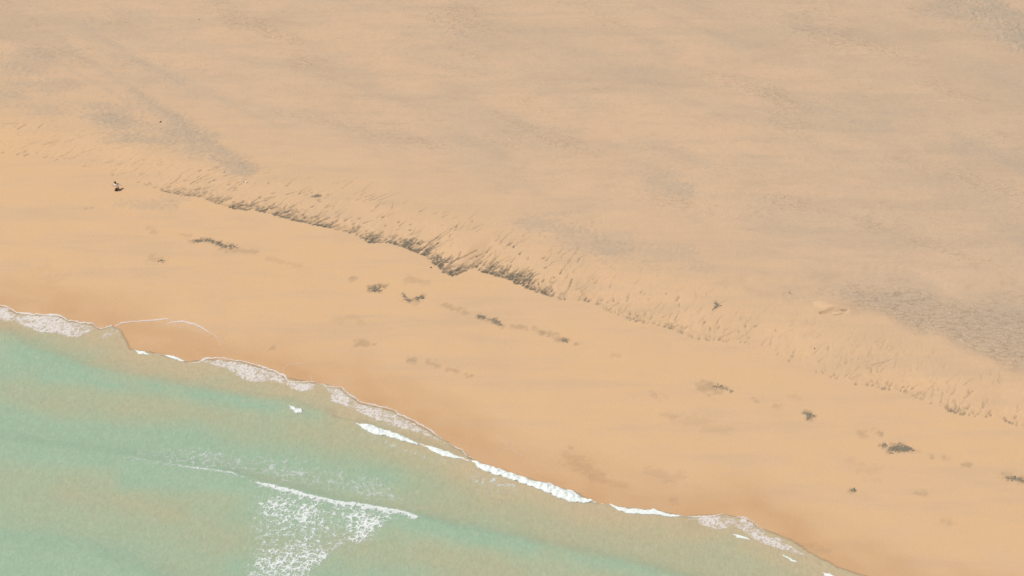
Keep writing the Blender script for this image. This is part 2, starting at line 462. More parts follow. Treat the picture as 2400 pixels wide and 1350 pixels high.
RIPV = mh * ss(-0.25, 0.35, fbm(XX / 14, YY / 8, 70) + 0.25 * ss(80, 118, UU))
GREY = 1 - (1 - GREY) * (1 - 0.50 * mh); RIP = np.maximum(RIP, 0.25 * mh + 1.0 * RIPV)
ZZ -= 0.22 * ss(0, 2.5, sdh)
upper = ss(46, 62, VV); GREY = 1 - (1 - GREY) * (1 - 0.30 * upper * ss(-0.15, 0.5, fbm(UU / 30, VV / 12, 77)) - 0.16 * ss(60, 140, VV) - 0.14 * upper * ss(85, 145, UU))
RIP = np.maximum(RIP, upper * 0.22 + upper * 0.5 * ss(0.05, 0.5, fbm(UU / 20, VV / 9, 81)))
# the scoured sand mound at the end of the berm
mu, mv = uv_of(*W(1972, 728)[:2])
dm = np.hypot((UU - mu + 0.9) / 3.6, (VV - mv - 0.35) / 1.35); ZZ += 0.34 * np.clip(1 - dm ** 2, 0, 1) ** 1.2
dg, pg, _ = dist_line(XX, YY, PW([(1925, 733), (1955, 727), (1978, 728)])); ZZ -= 0.30 * np.clip(1 - dg / (0.35 + 0.35 * pg), 0, 1)
spot(1974, 728, 1983, 729, 5, .55, DARK, .3, 90); spot(1930, 733, 1970, 727, 4, .25, DARK, .3, 91); spot(1955, 738, 1975, 736, 2.5, .35, DARK, .3, 92)  # shade of the hollow, gully and mound foot painted into the sand colour

# faint dark drift lines on the lower beach
for i, r in enumerate([(450, 566, 480, 562, 7, .45), (485, 562, 512, 570, 6, .5), (512, 572, 548, 580, 7, .55), (520, 585, 605, 592, 6, .28), (425, 550, 445, 552, 6, .22), (625, 605, 700, 623, 7, .18), (350, 535, 365, 545, 6, .2), (350, 605, 385, 612, 8, .22),
                       (868, 674, 900, 672, 7, .6), (865, 680, 890, 680, 5, .5), (822, 655, 838, 648, 5, .35), (942, 690, 946, 694, 3, .6), (950, 700, 960, 704, 5, .6), (974, 700, 990, 697, 6, .6), (955, 707, 985, 708, 9, .22),
                       (1035, 714, 1120, 742, 6, .30), (1120, 740, 1135, 745, 5, .5), (1148, 748, 1172, 760, 7, .6), (1172, 762, 1230, 768, 6, .32), (1250, 770, 1320, 796, 8, .28), (1315, 795, 1328, 799, 5, .5), (1350, 805, 1357, 808, 4, .5), (1262, 775, 1285, 785, 5, .35),
                       (842, 805, 862, 805, 12, .35), (960, 845, 972, 846, 7, .42), (1000, 850, 1025, 856, 6, .28), (1052, 866, 1070, 870, 6, .35), (1095, 880, 1106, 881, 4, .4), (1190, 640, 1200, 650, 4, .2), (965, 655, 995, 665, 12, .2),
                       (1640, 908, 1672, 914, 13, .36), (1672, 903, 1688, 907, 4, .7), (1690, 907, 1716, 917, 3, .45), (1765, 936, 1775, 940, 5, .25), (1815, 950, 1828, 952, 7, .22), (1885, 966, 1903, 975, 6, .62), (1890, 982, 1900, 984, 6, .35), (1860, 930, 1880, 935, 9, .12),
                       (2015, 1015, 2022, 1020, 8, .25), (2048, 1008, 2066, 1016, 6, .45), (2066, 1042, 2074, 1043, 4, .7), (2082, 1050, 2118, 1046, 7, .75), (2085, 1056, 2125, 1053, 6, .6), (2115, 1050, 2135, 1055, 4, .6), (2090, 1038, 2108, 1042, 4, .4), (2135, 1055, 2152, 1060, 5, .2),
                       (2183, 1070, 2185, 1073, 4, .35), (2215, 1073, 2222, 1074, 7, .3), (2262, 1088, 2268, 1090, 7, .35), (2355, 1119, 2395, 1124, 7, .5), (2360, 1118, 2400, 1122, 12, .2), (1992, 1149, 2002, 1149, 6, .5), (2155, 1156, 2172, 1156, 6, .28), (2000, 1085, 2050, 1110, 14, .12),
                       (1325, 1072, 1400, 1112, 14, .15), (1395, 1118, 1462, 1140, 10, .13), (1850, 1268, 1940, 1296, 9, .14), (1335, 1048, 1342, 1050, 4, .25), (1525, 1107, 1590, 1120, 14, .16), (1536, 928, 1550, 932, 10, .2), (1560, 975, 1585, 975, 8, .2), (635, 815, 642, 816, 5, .3), (200, 489, 215, 488, 5, .35), (1440, 832, 1450, 834, 6, .2), (2215, 1225, 2225, 1228, 8, .2), (1575, 1170, 1585, 1172, 6, .18),
                       (735, 460, 748, 459, 4, .55), (1677, 708, 1682, 718, 4, .6), (1671, 726, 1675, 722, 2, .45), (830, 745, 850, 750, 12, .14), (790, 750, 810, 752, 10, .12), (1190, 455, 1200, 458, 6, .1), (100, 640, 140, 650, 20, .1), (1600, 985, 1700, 1010, 16, .1)]):
    spot(*r[:4], r[4] * 1.25, r[5] * .8, DARK, 0.9, 100 + i)

# wet sand next to the sea
WATER_PX = [(-500, 640), (-250, 690), (-100, 706), (0, 716), (40, 733), (140, 738), (165, 751), (215, 758), (236, 771), (262, 762), (284, 772), (308, 818), (370, 827), (440, 847), (485, 840), (560, 846), (640, 867), (668, 884), (740, 896), (800, 907),
            (818, 922), (845, 943), (925, 963), (1010, 1011), (1045, 1034), (1085, 1056), (1105, 1078), (1200, 1110), (1300, 1138), (1345, 1151), (1390, 1177), (1430, 1186), (1540, 1196), (1600, 1209), (1690, 1205), (1740, 1211),
            (1785, 1238), (1850, 1261), (1900, 1294), (1960, 1325), (2040, 1352), (2200, 1400), (2500, 1490), (2900, 1600)]
WLINE = PW(WATER_PX)
dW, _, sW = dist_line(XX, YY, WLINE)
near = (VV < 16) & (VV > -30)
WET = np.where(near, ss(9.0, 0.5, dW + 3.0 * fbm(UU / 13, VV / 6, 95)) * (0.74 + 0.5 * fbm(UU / 6, VV / 3, 97)), 0.0) * (VV > -30) + (VV <= -2) * 0.5
WET = np.clip(WET, 0, 1)
for i, r in enumerate([(1335, 1075, 1400, 1120, 26, .55), (1390, 1120, 1460, 1140, 16, .45), (1840, 1262, 1920, 1288, 12, .55), (300, 770, 500, 805, 34, .55), (670, 865, 735, 885, 22, .4), (1130, 1050, 1220, 1075, 18, .2), (0, 700, 140, 725, 14, .25)]):
    spot(*r, WET, 0.6, 200 + i)
PALE = ss(28, 62, VV)
grid_object('beach_sand', XX, YY, ZZ, M_SAND, dict(wet=WET, dark=np.clip(DARK, 0, 1), grey=np.clip(GREY, 0, 1), ripple=np.clip(RIP, 0, 1), pale=PALE), kind='structure')

# ------------------------------------------------------------------ sea
CREST = [  # picture line of a wave crest, height, half width, green on its face
    (PW([(-300, 690), (0, 782), (67, 823), (200, 868), (333, 896), (500, 929), (650, 948), (760, 972)]), 0.24, 2.2, 0.55),
    (PW([(835, 994), (985, 1043), (1105, 1080), (1250, 1134), (1390, 1179), (1600, 1214)]), 0.26, 1.4, 0.0),
    (PW([(-300, 1010), (0, 1040), (280, 1074), (400, 1094), (500, 1106), (600, 1136), (780, 1184), (970, 1218), (1070, 1246), (1230, 1276), (1350, 1304), (1530, 1345), (1800, 1420)]), 0.42, 2.0, 0.5),
    (PW([(-300, 1290), (0, 1275), (200, 1300), (330, 1355), (600, 1440)]), 0.35, 3.0, 0.6)]
GREEN_PX = [(0, 860, 110, 880, 60, .35), (60, 1020, 420, 1050, 60, .6), (420, 1040, 900, 1120, 55, .55), (300, 1130, 560, 1140, 22, .5), (0, 1300, 260, 1360, 70, .95), (620, 1190, 880, 1230, 40, .4), (560, 1330, 760, 1360, 40, .4),
            (120, 880, 260, 900, 30, .35), (960, 1225, 1240, 1290, 26, .4), (380, 910, 640, 955, 26, .35), (820, 1360, 980, 1345, 30, .3), (1400, 1320, 1600, 1360, 30, .15), (200, 1010, 320, 1020, 40, .3), (-100, 950, 60, 1000, 60, .4), (330, 830, 380, 860, 20, .1)]
TAN_PX = [(20, 935, 140, 960, 34, .4), (300, 960, 480, 975, 40, .5), (700, 1000, 900, 1060, 45, .4), (150, 1150, 400, 1200, 36, .5), (940, 1060, 1100, 1110, 40, .35), (1000, 1320, 1200, 1345, 40, .5), (1150, 1190, 1400, 1230, 40, .4), (420, 1210, 540, 1260, 40, .3), (760, 1240, 900, 1300, 30, .35)]


def sea_fields(x, y):
    u, v = uv_of(x, y)
    off = ss(0, 6, -v + 1.5)
    z = 0.05 * fbm(x / 5, y / 3.2, 41, 3) * off
    g = np.zeros(x.shape)
    for line, h, w, gr in CREST:
        d, p, s = dist_line(x, y, line)
        ww = np.where(s > 0, w * 0.75, w * 1.6)                 # steeper towards the beach
        z = z + h * np.exp(-(d / ww) ** 2)
        g = g + gr * np.exp(-(d / np.where(s > 0, w * .45, w * 1.05)) ** 2)
    zs = zsand_uv(u, v) + 0.018
    return np.maximum(z, zs), g


su = np.concatenate([[-3000, -900, -300, -150, -90], np.arange(-60, 165, 0.25), [180, 230, 400, 1200, 3000]])
sv = np.concatenate([[-6000, -2000, -700, -250, -120, -80], np.arange(-62, 6.5, 0.25)])
SU, SV = np.meshgrid(su, sv, indexing='ij'); SX, SY = xy_of(SU, SV)
SZ, SG = sea_fields(SX, SY)
dl, _, sl = dist_line(SX, SY, WLINE)
sdw = np.where(sl < 0, dl, -dl)                                # positive on the sea side
sdw = np.where(SV < -30, 40.0, sdw)
AL = ss(-0.05, 0.35, sdw + 0.2 * fbm(SX / 2, SY / 1.5, 44))
SHOAL = ss(7.5, 0.6, sdw + 2.2 * fbm(SX / 7, SY / 3, 45))
base_g = 0.20 + 0.34 * ss(3, 22, sdw) - 0.22 * ss(60, 115, SU) + 0.30 * fbm(SX / 11, SY / 6, 46)
G = base_g + SG


def softspot(px, py, px1, py1, wpx, k):
    p, q = W(px, py)[:2], W(px1, py1)[:2]
    d, _, _ = dist_line(SX, SY, [p, q]); w = wpx * 0.062
    return k * np.exp(-(d / w) ** 2)


for r in GREEN_PX: G = G + softspot(*r)
for r in TAN_PX: G = G - 0.6 * softspot(*r)
G = np.clip(G, 0, 1)
grid_object('sea', SX, SY, SZ, M_SEA, dict(green=G, alpha=AL, shoal=SHOAL), keep=(sdw > -0.1), kind='structure')


# ------------------------------------------------------------------ foam: sheets with real holes and edges, lying on the water
def foam(name, label, polys, res=0.085, lace=0.0, cell=0.55, dens=1.0, height=0.03, edge=0.5, opac=1.0, mat=None, seed=1, heavy=(), crest=None, left=None, cat='sea foam'):
    """lace 0 = solid white water, 1 = thin net of foam; heavy = thicker spots (px,py,radius_px,gain)"""
    P = [PW(p) for p in polys]; allp = np.array([q for p in P for q in p])
    ua, va = uv_of(allp[:, 0], allp[:, 1])
    gu, gv = np.meshgrid(np.arange(ua.min() - .6, ua.max() + .6, res), np.arange(va.min() - .6, va.max() + .6, res), indexing='ij')
    X, Y = xy_of(gu, gv)
    wx = 0.40 * fbm(X / 1.1, Y / 1.1, seed + 50, 4); wy = 0.40 * fbm(X / 1.1, Y / 1.1, seed + 60, 4)
    sd = np.full(X.shape, -1e9)
    for p in P: sd = np.maximum(sd, sdf_poly(X + wx * .7, Y + wy * .7, p))
    if lace < .3 and height > .15: sd = sd + 0.16               # spreading toe of solid white water
    D = ss(-0.05, edge, sd) * dens
    for hx, hy, hr, hg in heavy:
        q = W(hx, hy)[:2]; D = D + hg * np.exp(-(((X - q[0]) / (hr * .0625)) ** 2 + ((Y - q[1]) / (hr * .0625 * 1.2)) ** 2)) * ss(0, .3, sd)
    if crest:
        ln = PW(crest[0]); dc, _, sc = dist_line(X + wx * .3, Y + wy * .3, ln)
        D = D + crest[2] * np.exp(-(dc / np.where(sc > 0, .25, crest[1])) ** 2) * (sd > -0.3)
    if left:                                                   # thins out towards its left end
        lu = uv_of(*W(*left)[:2])[0]; D = D * (0.25 + 0.75 * ss(-2.0, 5.0, gu - lu + 0.35 * (gv - uv_of(*W(*left)[:2])[1]) + 2.2 * fbm(X / 3, Y / 2.5, seed + 80, 3)))
    D = D + 0.26 * fbm(X / 2.6, Y / 1.9, seed + 5, 3) * (D > 0.02)
    f1, f2 = worley((X + wx) / cell, (Y + wy) / (cell * .8), seed); e1 = f2 - f1
    g1, g2 = worley((X - wy) / (cell * .45), (Y + wx) / (cell * .38), seed + 9); e2 = g2 - g1
    thr = np.clip(0.03 + 0.30 * D, 0.0, 1.2)
    net = np.maximum(1 - e1 / np.maximum(thr, 1e-3), 0.85 * (1 - e2 / np.maximum(thr * 0.9, 1e-3)))
    brk = fbm(X / 0.9, Y / 0.7, seed + 20, 3)
    rg = np.abs(fbm((X + wy) / (cell * 1.1), (Y - wx) / (cell * .8), seed + 70, 2))
    net = np.maximum(net, 1 - rg / np.maximum(.5 * thr, 1e-3))
    net = net + 1.1 * (D - 0.70) + 0.95 * brk - 0.22
    solid = 2.5 * D - 0.5 + 0.85 * fbm(X / .6, Y / .45, seed + 30, 4)
    f = lace * net + (1 - lace) * solid
    f = np.where(sd > -0.25, f, -1); f = np.where(D > 0.06, f, -1)
    al = ss(0.0, 0.80, f) * opac
    zz, _ = sea_fields(X, Y)
    prof = np.clip(sd / 0.9, 0, 1) ** 0.6 if lace < .5 else np.clip(D, 0, 1)
    Z = zz + 0.015 + height * prof * (0.75 + 0.8 * fbm(X / .8, Y / .6, seed + 40, 3)) * ss(0, .6, f)
    o = grid_object(name, X, Y, Z, mat or M_FOAM, dict(alpha=al), keep=(f > 0.0), kind='stuff')
    tag(o, label, cat)
    return o


def ribbon(pts, w):
    """closed picture outline of a thin strip along a picture line"""
    up, dn = [], []
    for i, (x, y) in enumerate(pts):
        x0, y0 = pts[max(i - 1, 0)]; x1, y1 = pts[min(i + 1, len(pts) - 1)]
        l = math.hypot(x1 - x0, y1 - y0) or 1; nx, ny = -(y1 - y0) / l, (x1 - x0) / l
        k = w * (0.45 + 0.9 * random.random()) * (0.4 if i in (0, len(pts) - 1) else 1)
        up.append((x + nx * k, y + ny * k)); dn.append((x - nx * k, y - ny * k))
    return up + dn[::-1]


foam('breaker_foam', 'thick white breaker foam, the largest solid white strip along the water edge',
     [[(1103, 1080), (1150, 1094), (1200, 1111), (1250, 1130), (1290, 1134), (1318, 1147), (1343, 1151), (1362, 1168), (1392, 1178), (1432, 1188), (1430, 1190), (1392, 1181), (1368, 1182), (1335, 1180), (1295, 1164), (1240, 1142), (1195, 1127), (1150, 1113), (1120, 1100)]],
     height=0.32, dens=1.2, edge=.7, seed=2)
foam('breaker_foam', 'slim white foam strip just right of the largest solid white strip', [[(1430, 1186), (1470, 1195), (1515, 1198), (1532, 1195), (1556, 1205), (1600, 1212), (1575, 1213), (1520, 1207), (1480, 1206), (1450, 1200)]], height=0.18, dens=1.1, edge=.4, seed=3)
foam('breaker_foam', 'tapering white breaker foam left of two shorter white pieces', [[(832, 993), (870, 998), (905, 1009), (940, 1021), (962, 1032), (987, 1043), (978, 1047), (940, 1037), (900, 1025), (870, 1020), (845, 1006)]], height=0.30, dens=1.15, edge=.75, seed=4)
foam('breaker_foam', 'short white foam strip between the tapering piece and the largest strip', [[(1000, 1047), (1028, 1056), (1050, 1062), (1064, 1070), (1092, 1079), (1060, 1075), (1030, 1068), (1008, 1056)]], height=0.2, dens=1.1, edge=.35, seed=5)
foam('breaker_foam', 'small white foam tuft alone in green water below the lacy swash', [[(662, 944), (690, 950), (712, 959), (724, 969), (712, 976), (690, 977), (676, 964)]], height=0.25, dens=1.0, edge=.9, lace=.45, cell=.45, seed=6)
foam('breaker_foam', 'left one of two tiny white foam dashes under the thin arc', [[(308, 820), (322, 821), (338, 823), (352, 829), (366, 830), (350, 832), (324, 831)]], height=0.14, dens=1.15, edge=.35, seed=7)
foam('breaker_foam', 'right one of two tiny white foam dashes under the thin arc', [[(376, 830), (408, 834), (426, 840), (441, 850), (420, 847), (396, 839)]], height=0.14, dens=1.15, edge=.35, seed=8)
G_CREST = [(590, 1133), (640, 1143), (700, 1158), (740, 1169), (800, 1182), (842, 1184), (900, 1195), (950, 1204), (978, 1217)]
foam('breaker_foam', 'broad lacy white foam trailing from the offshore breaker at the bottom',
     [[(560, 1150), (572, 1128)] + G_CREST + [(955, 1228), (925, 1240), (905, 1252), (885, 1270), (868, 1282), (850, 1292), (815, 1300), (790, 1320), (760, 1345), (735, 1385), (520, 1385), (545, 1340), (566, 1300), (572, 1260), (568, 1200)]],
     lace=1, cell=.9, dens=.47, height=0.09, opac=.9, edge=2.4, seed=9, crest=(G_CREST, .62, 1.25), left=(572, 1140),
     heavy=[(655, 1180, 38, .28), (720, 1200, 36, .3), (835, 1205, 28, .38), (868, 1232, 24, .48), (850, 1262, 20, .35), (905, 1215, 24, .28), (600, 1215, 22, .25), (700, 1320, 46, .28), (640, 1325, 34, .25), (740, 1305, 26, .2), (760, 1205, 30, .1)])
foam('drifting_foam', 'faint net of thin foam threads on green water above the offshore breaker',
     [[(260, 1078), (330, 1045), (450, 1035), (600, 1050), (750, 1075), (900, 1105), (950, 1150), (1020, 1215), (1080, 1250), (975, 1214), (900, 1192), (842, 1181), (700, 1155), (600, 1132), (500, 1112), (400, 1104)]],
     lace=1, cell=1.2, dens=.47, height=0.01, edge=2.0, opac=.55, seed=10, crest=([(290, 1077), (400, 1093), (500, 1105), (590, 1133), (640, 1143)], .5, .35), heavy=[(480, 1095, 50, .15), (660, 1110, 40, .12), (880, 1160, 40, .15)])
foam('foam_line', 'thin white crest line leading left from the offshore breaker', [ribbon([(275, 1074), (320, 1080), (360, 1087), (395, 1093), (440, 1099), (500, 1106), (540, 1112), (575, 1126), (600, 1135)], 3.0)], lace=.5, cell=.4, dens=.7, height=.04, edge=.25, opac=.8, seed=11)
foam('drifting_foam', 'scattered foam flecks behind the tapering white breaker', [[(838, 1004), (900, 1026), (985, 1049), (1060, 1076), (1090, 1090), (1040, 1096), (960, 1076), (890, 1054), (850, 1030)]], lace=1, cell=.8, dens=.36, height=.02, edge=1.2, opac=.7, seed=12, heavy=[(880, 1022, 18, .3), (930, 1040, 14, .2)])
foam('drifting_foam', 'scattered foam flecks behind the largest solid white strip', [[(1103, 1084), (1150, 1112), (1200, 1130), (1270, 1156), (1240, 1160), (1190, 1170), (1120, 1165), (1080, 1125)]], lace=1, cell=.8, dens=.38, height=.02, edge=1.2, opac=.75, seed=13, heavy=[(1165, 1122, 18, .45), (1195, 1133, 14, .35)])
foam('drifting_foam', 'small pale foam wisps on the water near the left edge', [[(10, 975), (50, 970), (112, 975), (112, 986), (80, 990), (30, 985)]], lace=1, cell=.5, dens=.28, height=.01, edge=.5, opac=.6, seed=14)
foam('drifting_foam', 'few pale flecks right of the offshore breaker tip', [[(1080, 1262), (1110, 1258), (1106, 1272), (1086, 1275)], [(1215, 1268), (1235, 1264), (1240, 1272), (1222, 1275)]], lace=1, cell=.5, dens=.3, height=.01, edge=.4, opac=.7, seed=15)
# swash lace on the wet sand
SW = dict(mat=M_SWASH, lace=1, cell=.62, height=.025, opac=.74)
foam('swash_foam', 'pinkish lacy swash foam cut by the left edge of the picture', [[(-60, 700), (0, 717), (20, 721), (40, 734), (140, 740), (162, 752), (215, 760), (234, 771), (212, 781), (182, 796), (165, 794), (130, 784), (90, 781), (50, 767), (30, 757), (0, 753), (-60, 735)]], dens=.86, edge=.55, seed=20, heavy=[(110, 762, 40, .25), (10, 732, 20, .3)], **SW)
foam('swash_foam', 'small rounded lacy foam lobe between left swash foam and thin arc', [[(234, 797), (244, 776), (264, 763), (280, 768), (286, 778), (270, 784), (252, 793)]], dens=.6, edge=.4, seed=21, **SW)
foam('swash_foam', 'lacy pink swash foam below a small closed loop line', [[(462, 850), (485, 841), (520, 840), (560, 847), (600, 856), (640, 869), (666, 879), (673, 892), (742, 897), (747, 907), (722, 920), (702, 922), (665, 906), (640, 896), (595, 901), (562, 889), (535, 870), (510, 862), (480, 856)]], dens=.86, edge=.6, seed=22, heavy=[(580, 872, 32, .25), (705, 908, 20, .35)], **SW)
foam('swash_foam', 'long pink lacy swash foam above the tapering white breaker', [[(750, 900), (800, 908), (818, 924), (845, 944), (920, 961), (934, 971), (975, 989), (1010, 1011), (1042, 1035), (1020, 1036), (980, 1019), (930, 1007), (880, 987), (845, 973), (818, 958), (775, 946), (768, 925)]], dens=.80, edge=.6, seed=23, heavy=[(800, 935, 18, .3), (870, 970, 26, .2)], **SW)
foam('swash_foam', 'lacy pink swash foam at lower right, beyond the slim strip', [[(1585, 1211), (1670, 1210), (1690, 1206), (1720, 1214), (1742, 1212), (1770, 1224), (1786, 1240), (1800, 1254), (1830, 1259), (1860, 1279), (1900, 1302), (1885, 1308), (1830, 1292), (1790, 1279), (1760, 1262), (1735, 1245), (1720, 1235), (1690, 1248), (1650, 1236), (1620, 1222)]], dens=.80, edge=.5, seed=24, heavy=[(1660, 1222, 24, .25), (1790, 1258, 18, .2), (1825, 1275, 18, .2)], **SW)
for nm, lb, pts, w, op in [
    ('foam_line', 'left of two thin foam arcs curving across the wet sand', [(268, 766), (285, 757), (315, 753), (345, 752), (370, 750), (395, 747), (404, 755)], 1.8, .75),
    ('foam_line', 'right of two thin foam arcs curving across the wet sand', [(384, 764), (400, 757), (422, 753), (445, 757), (472, 767), (498, 783), (517, 799), (514, 812)], 1.9, .75),
    ('foam_line', 'small closed loop line of thin foam above the pink swash', [(672, 880), (664, 872), (664, 864), (672, 857), (692, 853), (712, 852)], 1.1, .55),
    ('foam_line', 'short upright foam thread right of the small loop line', [(728, 876), (729, 888), (728, 898)], 1.1, .5),
    ('foam_line', 'thin pale foam edge above the gap before the largest strip', [(1036, 1036), (1055, 1041), (1078, 1054), (1092, 1064), (1112, 1080)], 2.2, .8),
    ('foam_line', 'thin foam rim around the rounded lobe at lower right', [(1690, 1206), (1722, 1214), (1742, 1212), (1768, 1223), (1784, 1240), (1800, 1254)], 1.6, .8),
    ('foam_line', 'thin foam rim along the top of the left edge swash', [(-40, 706), (0, 716), (20, 720), (40, 733), (90, 737), (140, 739), (162, 751), (190, 756), (215, 758), (235, 771), (262, 763)], 2.0, .95),
    ('foam_line', 'thin foam rim joining the right tiny dash to the loop line', [(440, 850), (462, 850), (485, 841), (520, 839), (560, 846), (600, 855), (640, 868), (668, 882), (676, 894), (742, 896)], 2.0, .9),
    ('foam_line', 'thin foam rim along the long pink swash', [(742, 898), (770, 905), (800, 907), (818, 923), (845, 943), (885, 951), (920, 960), (934, 970), (975, 988), (1010, 1010), (1042, 1035)], 2.0, .8),
    ('foam_line', 'thin foam link between the slim strip and the lower right swash', [(1590, 1211), (1630, 1212), (1670, 1209), (1692, 1206)], 2.4, .9),
    ('foam_line', 'thin white foam link between the two tiny dashes', [(362, 830), (372, 830), (382, 832)], 1.8, .9),
    ('foam_line', 'thin white foam link from the tapering breaker to the short strip', [(980, 1043), (993, 1046), (1006, 1050)], 2.4, 1),
    ('foam_line', 'thin white foam link from the short strip to the largest strip', [(1058, 1071), (1080, 1076), (1108, 1083)], 2.4, 1),
    ('foam_line', 'faint foam thread on wet sand above the largest strip', [(1168, 1028), (1184, 1038), (1194, 1048), (1214, 1066), (1232, 1072)], 1.0, .35)]:
    foam(nm, lb, [ribbon(pts, w * .85)], res=.06, dens=1.0, height=.012, edge=.12, opac=op * .85, mat=M_SWASH, seed=30 + len(pts) + int(w * 10))
foam('breaker_foam', 'ragged white foam inside the lower right pink swash', [[(1712, 1250), (1730, 1252), (1755, 1262), (1772, 1270), (1748, 1266), (1728, 1260)]], height=.08, dens=.95, edge=.3, seed=44)
foam('breaker_foam', 'narrow white foam sliver below the lower right pink swash', [[(1826, 1297), (1845, 1304), (1866, 1313), (1876, 1319), (1855, 1316), (1834, 1306)]], height=.1, dens=1.0, edge=.3, seed=45)
foam('breaker_foam', 'white foam sliver cut by the bottom edge, lower right', [[(1922, 1339), (1945, 1345), (1975, 1358), (1955, 1360), (1930, 1350)]], height=.1, dens=1.05, edge=.3, seed=46)


# ------------------------------------------------------------------ seaweed left on the sand
def mesh_obj(name, verts, faces, mat, parent=None, smooth=True):
    me = bpy.data.meshes.new(name); me.from_pydata(verts, [], faces); me.materials.append(mat)
    if smooth: me.polygons.foreach_set('use_smooth', np.ones(len(me.polygons), bool))
    o = bpy.data.objects.new(name, me); COL.objects.link(o)
    if parent: o.parent = parent
    return o


def seaweed(label, segs, n, wpx, seed):
    rnd = random.Random(seed); V, Fc = [], []
    pw = [(W(*a), W(*b)) for a, b in segs]
    cx, cy, cz = pw[0][0]
    for k in range(n):
        (a, b_) = rnd.choice(pw); t = rnd.random(); w = wpx * .065
        x = a[0] + (b_[0] - a[0]) * t + rnd.gauss(0, w * .5); y = a[1] + (b_[1] - a[1]) * t + rnd.gauss(0, w * .55)
        ang = math.atan2(b_[1] - a[1], b_[0] - a[0]) + rnd.gauss(0, .7); L = rnd.uniform(.2, .55); r = rnd.uniform(.018, .04)
        st = 5; base = len(V); h0 = rnd.uniform(.0, .035)
        for i in range(st + 1):
            f = i / st; ang += rnd.gauss(0, .25); rr = r * (1 - .7 * abs(2 * f - 1) ** 1.5)
            u_, v_ = uv_of(x, y); z = float(zsand_uv(u_, v_)) + .02 + h0 * math.sin(math.pi * f)
            nx, ny = -math.sin(ang), math.cos(ang)
            V += [(x + nx * rr * 1.8 - cx, y + ny * rr * 1.8 - cy, z - .012 - cz), (x - cx, y - cy, z + rr - cz), (x - nx * rr * 1.8 - cx, y - ny * rr * 1.8 - cy, z - .012 - cz)]
            if i:
                p = base + 3 * (i - 1)
                for q in range(3): Fc.append((p + q, p + (q + 1) % 3, p + 3 + (q + 1) % 3, p + 3 + q))
            x += math.cos(ang) * L / st; y += math.sin(ang) * L / st
    o = mesh_obj('seaweed_clump', V, Fc, M_WEED); o.location = (cx, cy, cz)
    return tag(o, label, 'seaweed', 'dark clumps left on the sand')


seaweed('long ragged dark clump on smooth sand, lower right of the person', [((452, 566), (488, 562)), ((484, 562), (516, 572)), ((510, 572), (550, 580))], 130, 5, 1)
seaweed('dark oval clump just left of the V-shaped pair', [((868, 676), (898, 673)), ((868, 681), (888, 680))], 55, 4, 2)
seaweed('left clump of the V-shaped pair on the lower beach', [((943, 690), (947, 695)), ((950, 701), (960, 704))], 26, 3, 3)
seaweed('right clump of the V-shaped pair on the lower beach', [((974, 700), (990, 697))], 34, 4, 4)
seaweed('ragged dark clump midway along the faint drift line, centre of the beach', [((1120, 741), (1135, 745)), ((1148, 748), (1174, 760))], 44, 4, 5)
seaweed('small dark clump ending the faint drift line, centre right', [((1315, 795), (1328, 799))], 16, 3, 6)
seaweed('largest dark clump on the lower beach at right', [((2082, 1051), (2118, 1047)), ((2086, 1057), (2124, 1053)), ((2112, 1050), (2136, 1055))], 110, 5, 7)
seaweed('tiny dark clump just left of the largest clump at right', [((2066, 1042), (2075, 1043))], 14, 2, 8)
seaweed('dark wing-shaped clump alone on smooth sand, right half', [((1885, 966), (1903, 975)), ((1892, 970), (1896, 980))], 40, 2.6, 9)
seaweed('thin dark clump with a tail above grey stain, right of centre', [((1672, 904), (1690, 907)), ((1690, 907), (1714, 917))], 28, 2.5, 10)
seaweed('flat dark clump at the right edge of the picture', [((2355, 1119), (2385, 1122)), ((2380, 1119), (2396, 1127))], 40, 4, 11)
seaweed('lone small dark clump low on the beach, right side', [((1993, 1149), (2002, 1149))], 16, 3, 12)
seaweed('small dark clump on top of the berm, left of centre', [((733, 460), (748, 459))], 24, 3, 13)
seaweed('upright dark wedge-shaped clump on the berm, right half', [((1678, 708), (1682, 718)), ((1672, 725), (1675, 722))], 30, 3, 14)
seaweed('tiny dark clump left of the long ragged clump, left side', [((368, 612), (382, 612))], 9, 2, 15)


# ------------------------------------------------------------------ stones
def stone(label, px, py, r, seed, mat=None, name='stone', cat='stone'):
    rnd = random.Random(seed); x, y, z = W(px, py); V, Fc = [], []; n, m = 9, 6
    for j in range(m + 1):
        th = math.pi * j / m
        for i in range(n):
            ph = 2 * math.pi * i / n; k = r * (1 + rnd.uniform(-.18, .18))
            V.append((k * 1.25 * math.sin(th) * math.cos(ph), k * math.sin(th) * math.sin(ph), k * .7 * math.cos(th) + r * .3))
    for j in range(m):
        for i in range(n): Fc.append((j * n + i, (j + 1) * n + i, (j + 1) * n + (i + 1) % n, j * n + (i + 1) % n))
    o = mesh_obj(name, V, Fc, mat or M_STONE); o.location = (x, y, z); o.rotation_euler = (0, 0, rnd.random() * 6)
    return tag(o, label, cat)


stone('small dark stone alone on grey sand, upper right of the person', 376, 286, .14, 1)
stone('tiny dark stone on smooth sand below the scoured mound', 1909, 817, .09, 2)
stone('tiny dark stone in grey sand left of the scoured mound', 1850, 685, .08, 3)
stone('tiny dark stone near the top left edge', 466, 46, .075, 4)
stone('tiny dark pebble on smooth sand left of the widest notch', 1010, 627, .11, 5)
stone('tiny bright white shell above the dark rills', 577, 427, .14, 6, M_SHELL, 'shell', 'shell')


# ------------------------------------------------------------------ person kneeling on the sand
px_, py_, pz_ = W(273.5, 446.5)
person = bpy.data.objects.new('person', None); COL.objects.link(person); person.location = (px_, py_, pz_ - 0.005)
person.scale = (1.22,) * 3
tag(person, 'person in a white top and dark trousers kneeling on the sand', 'person')


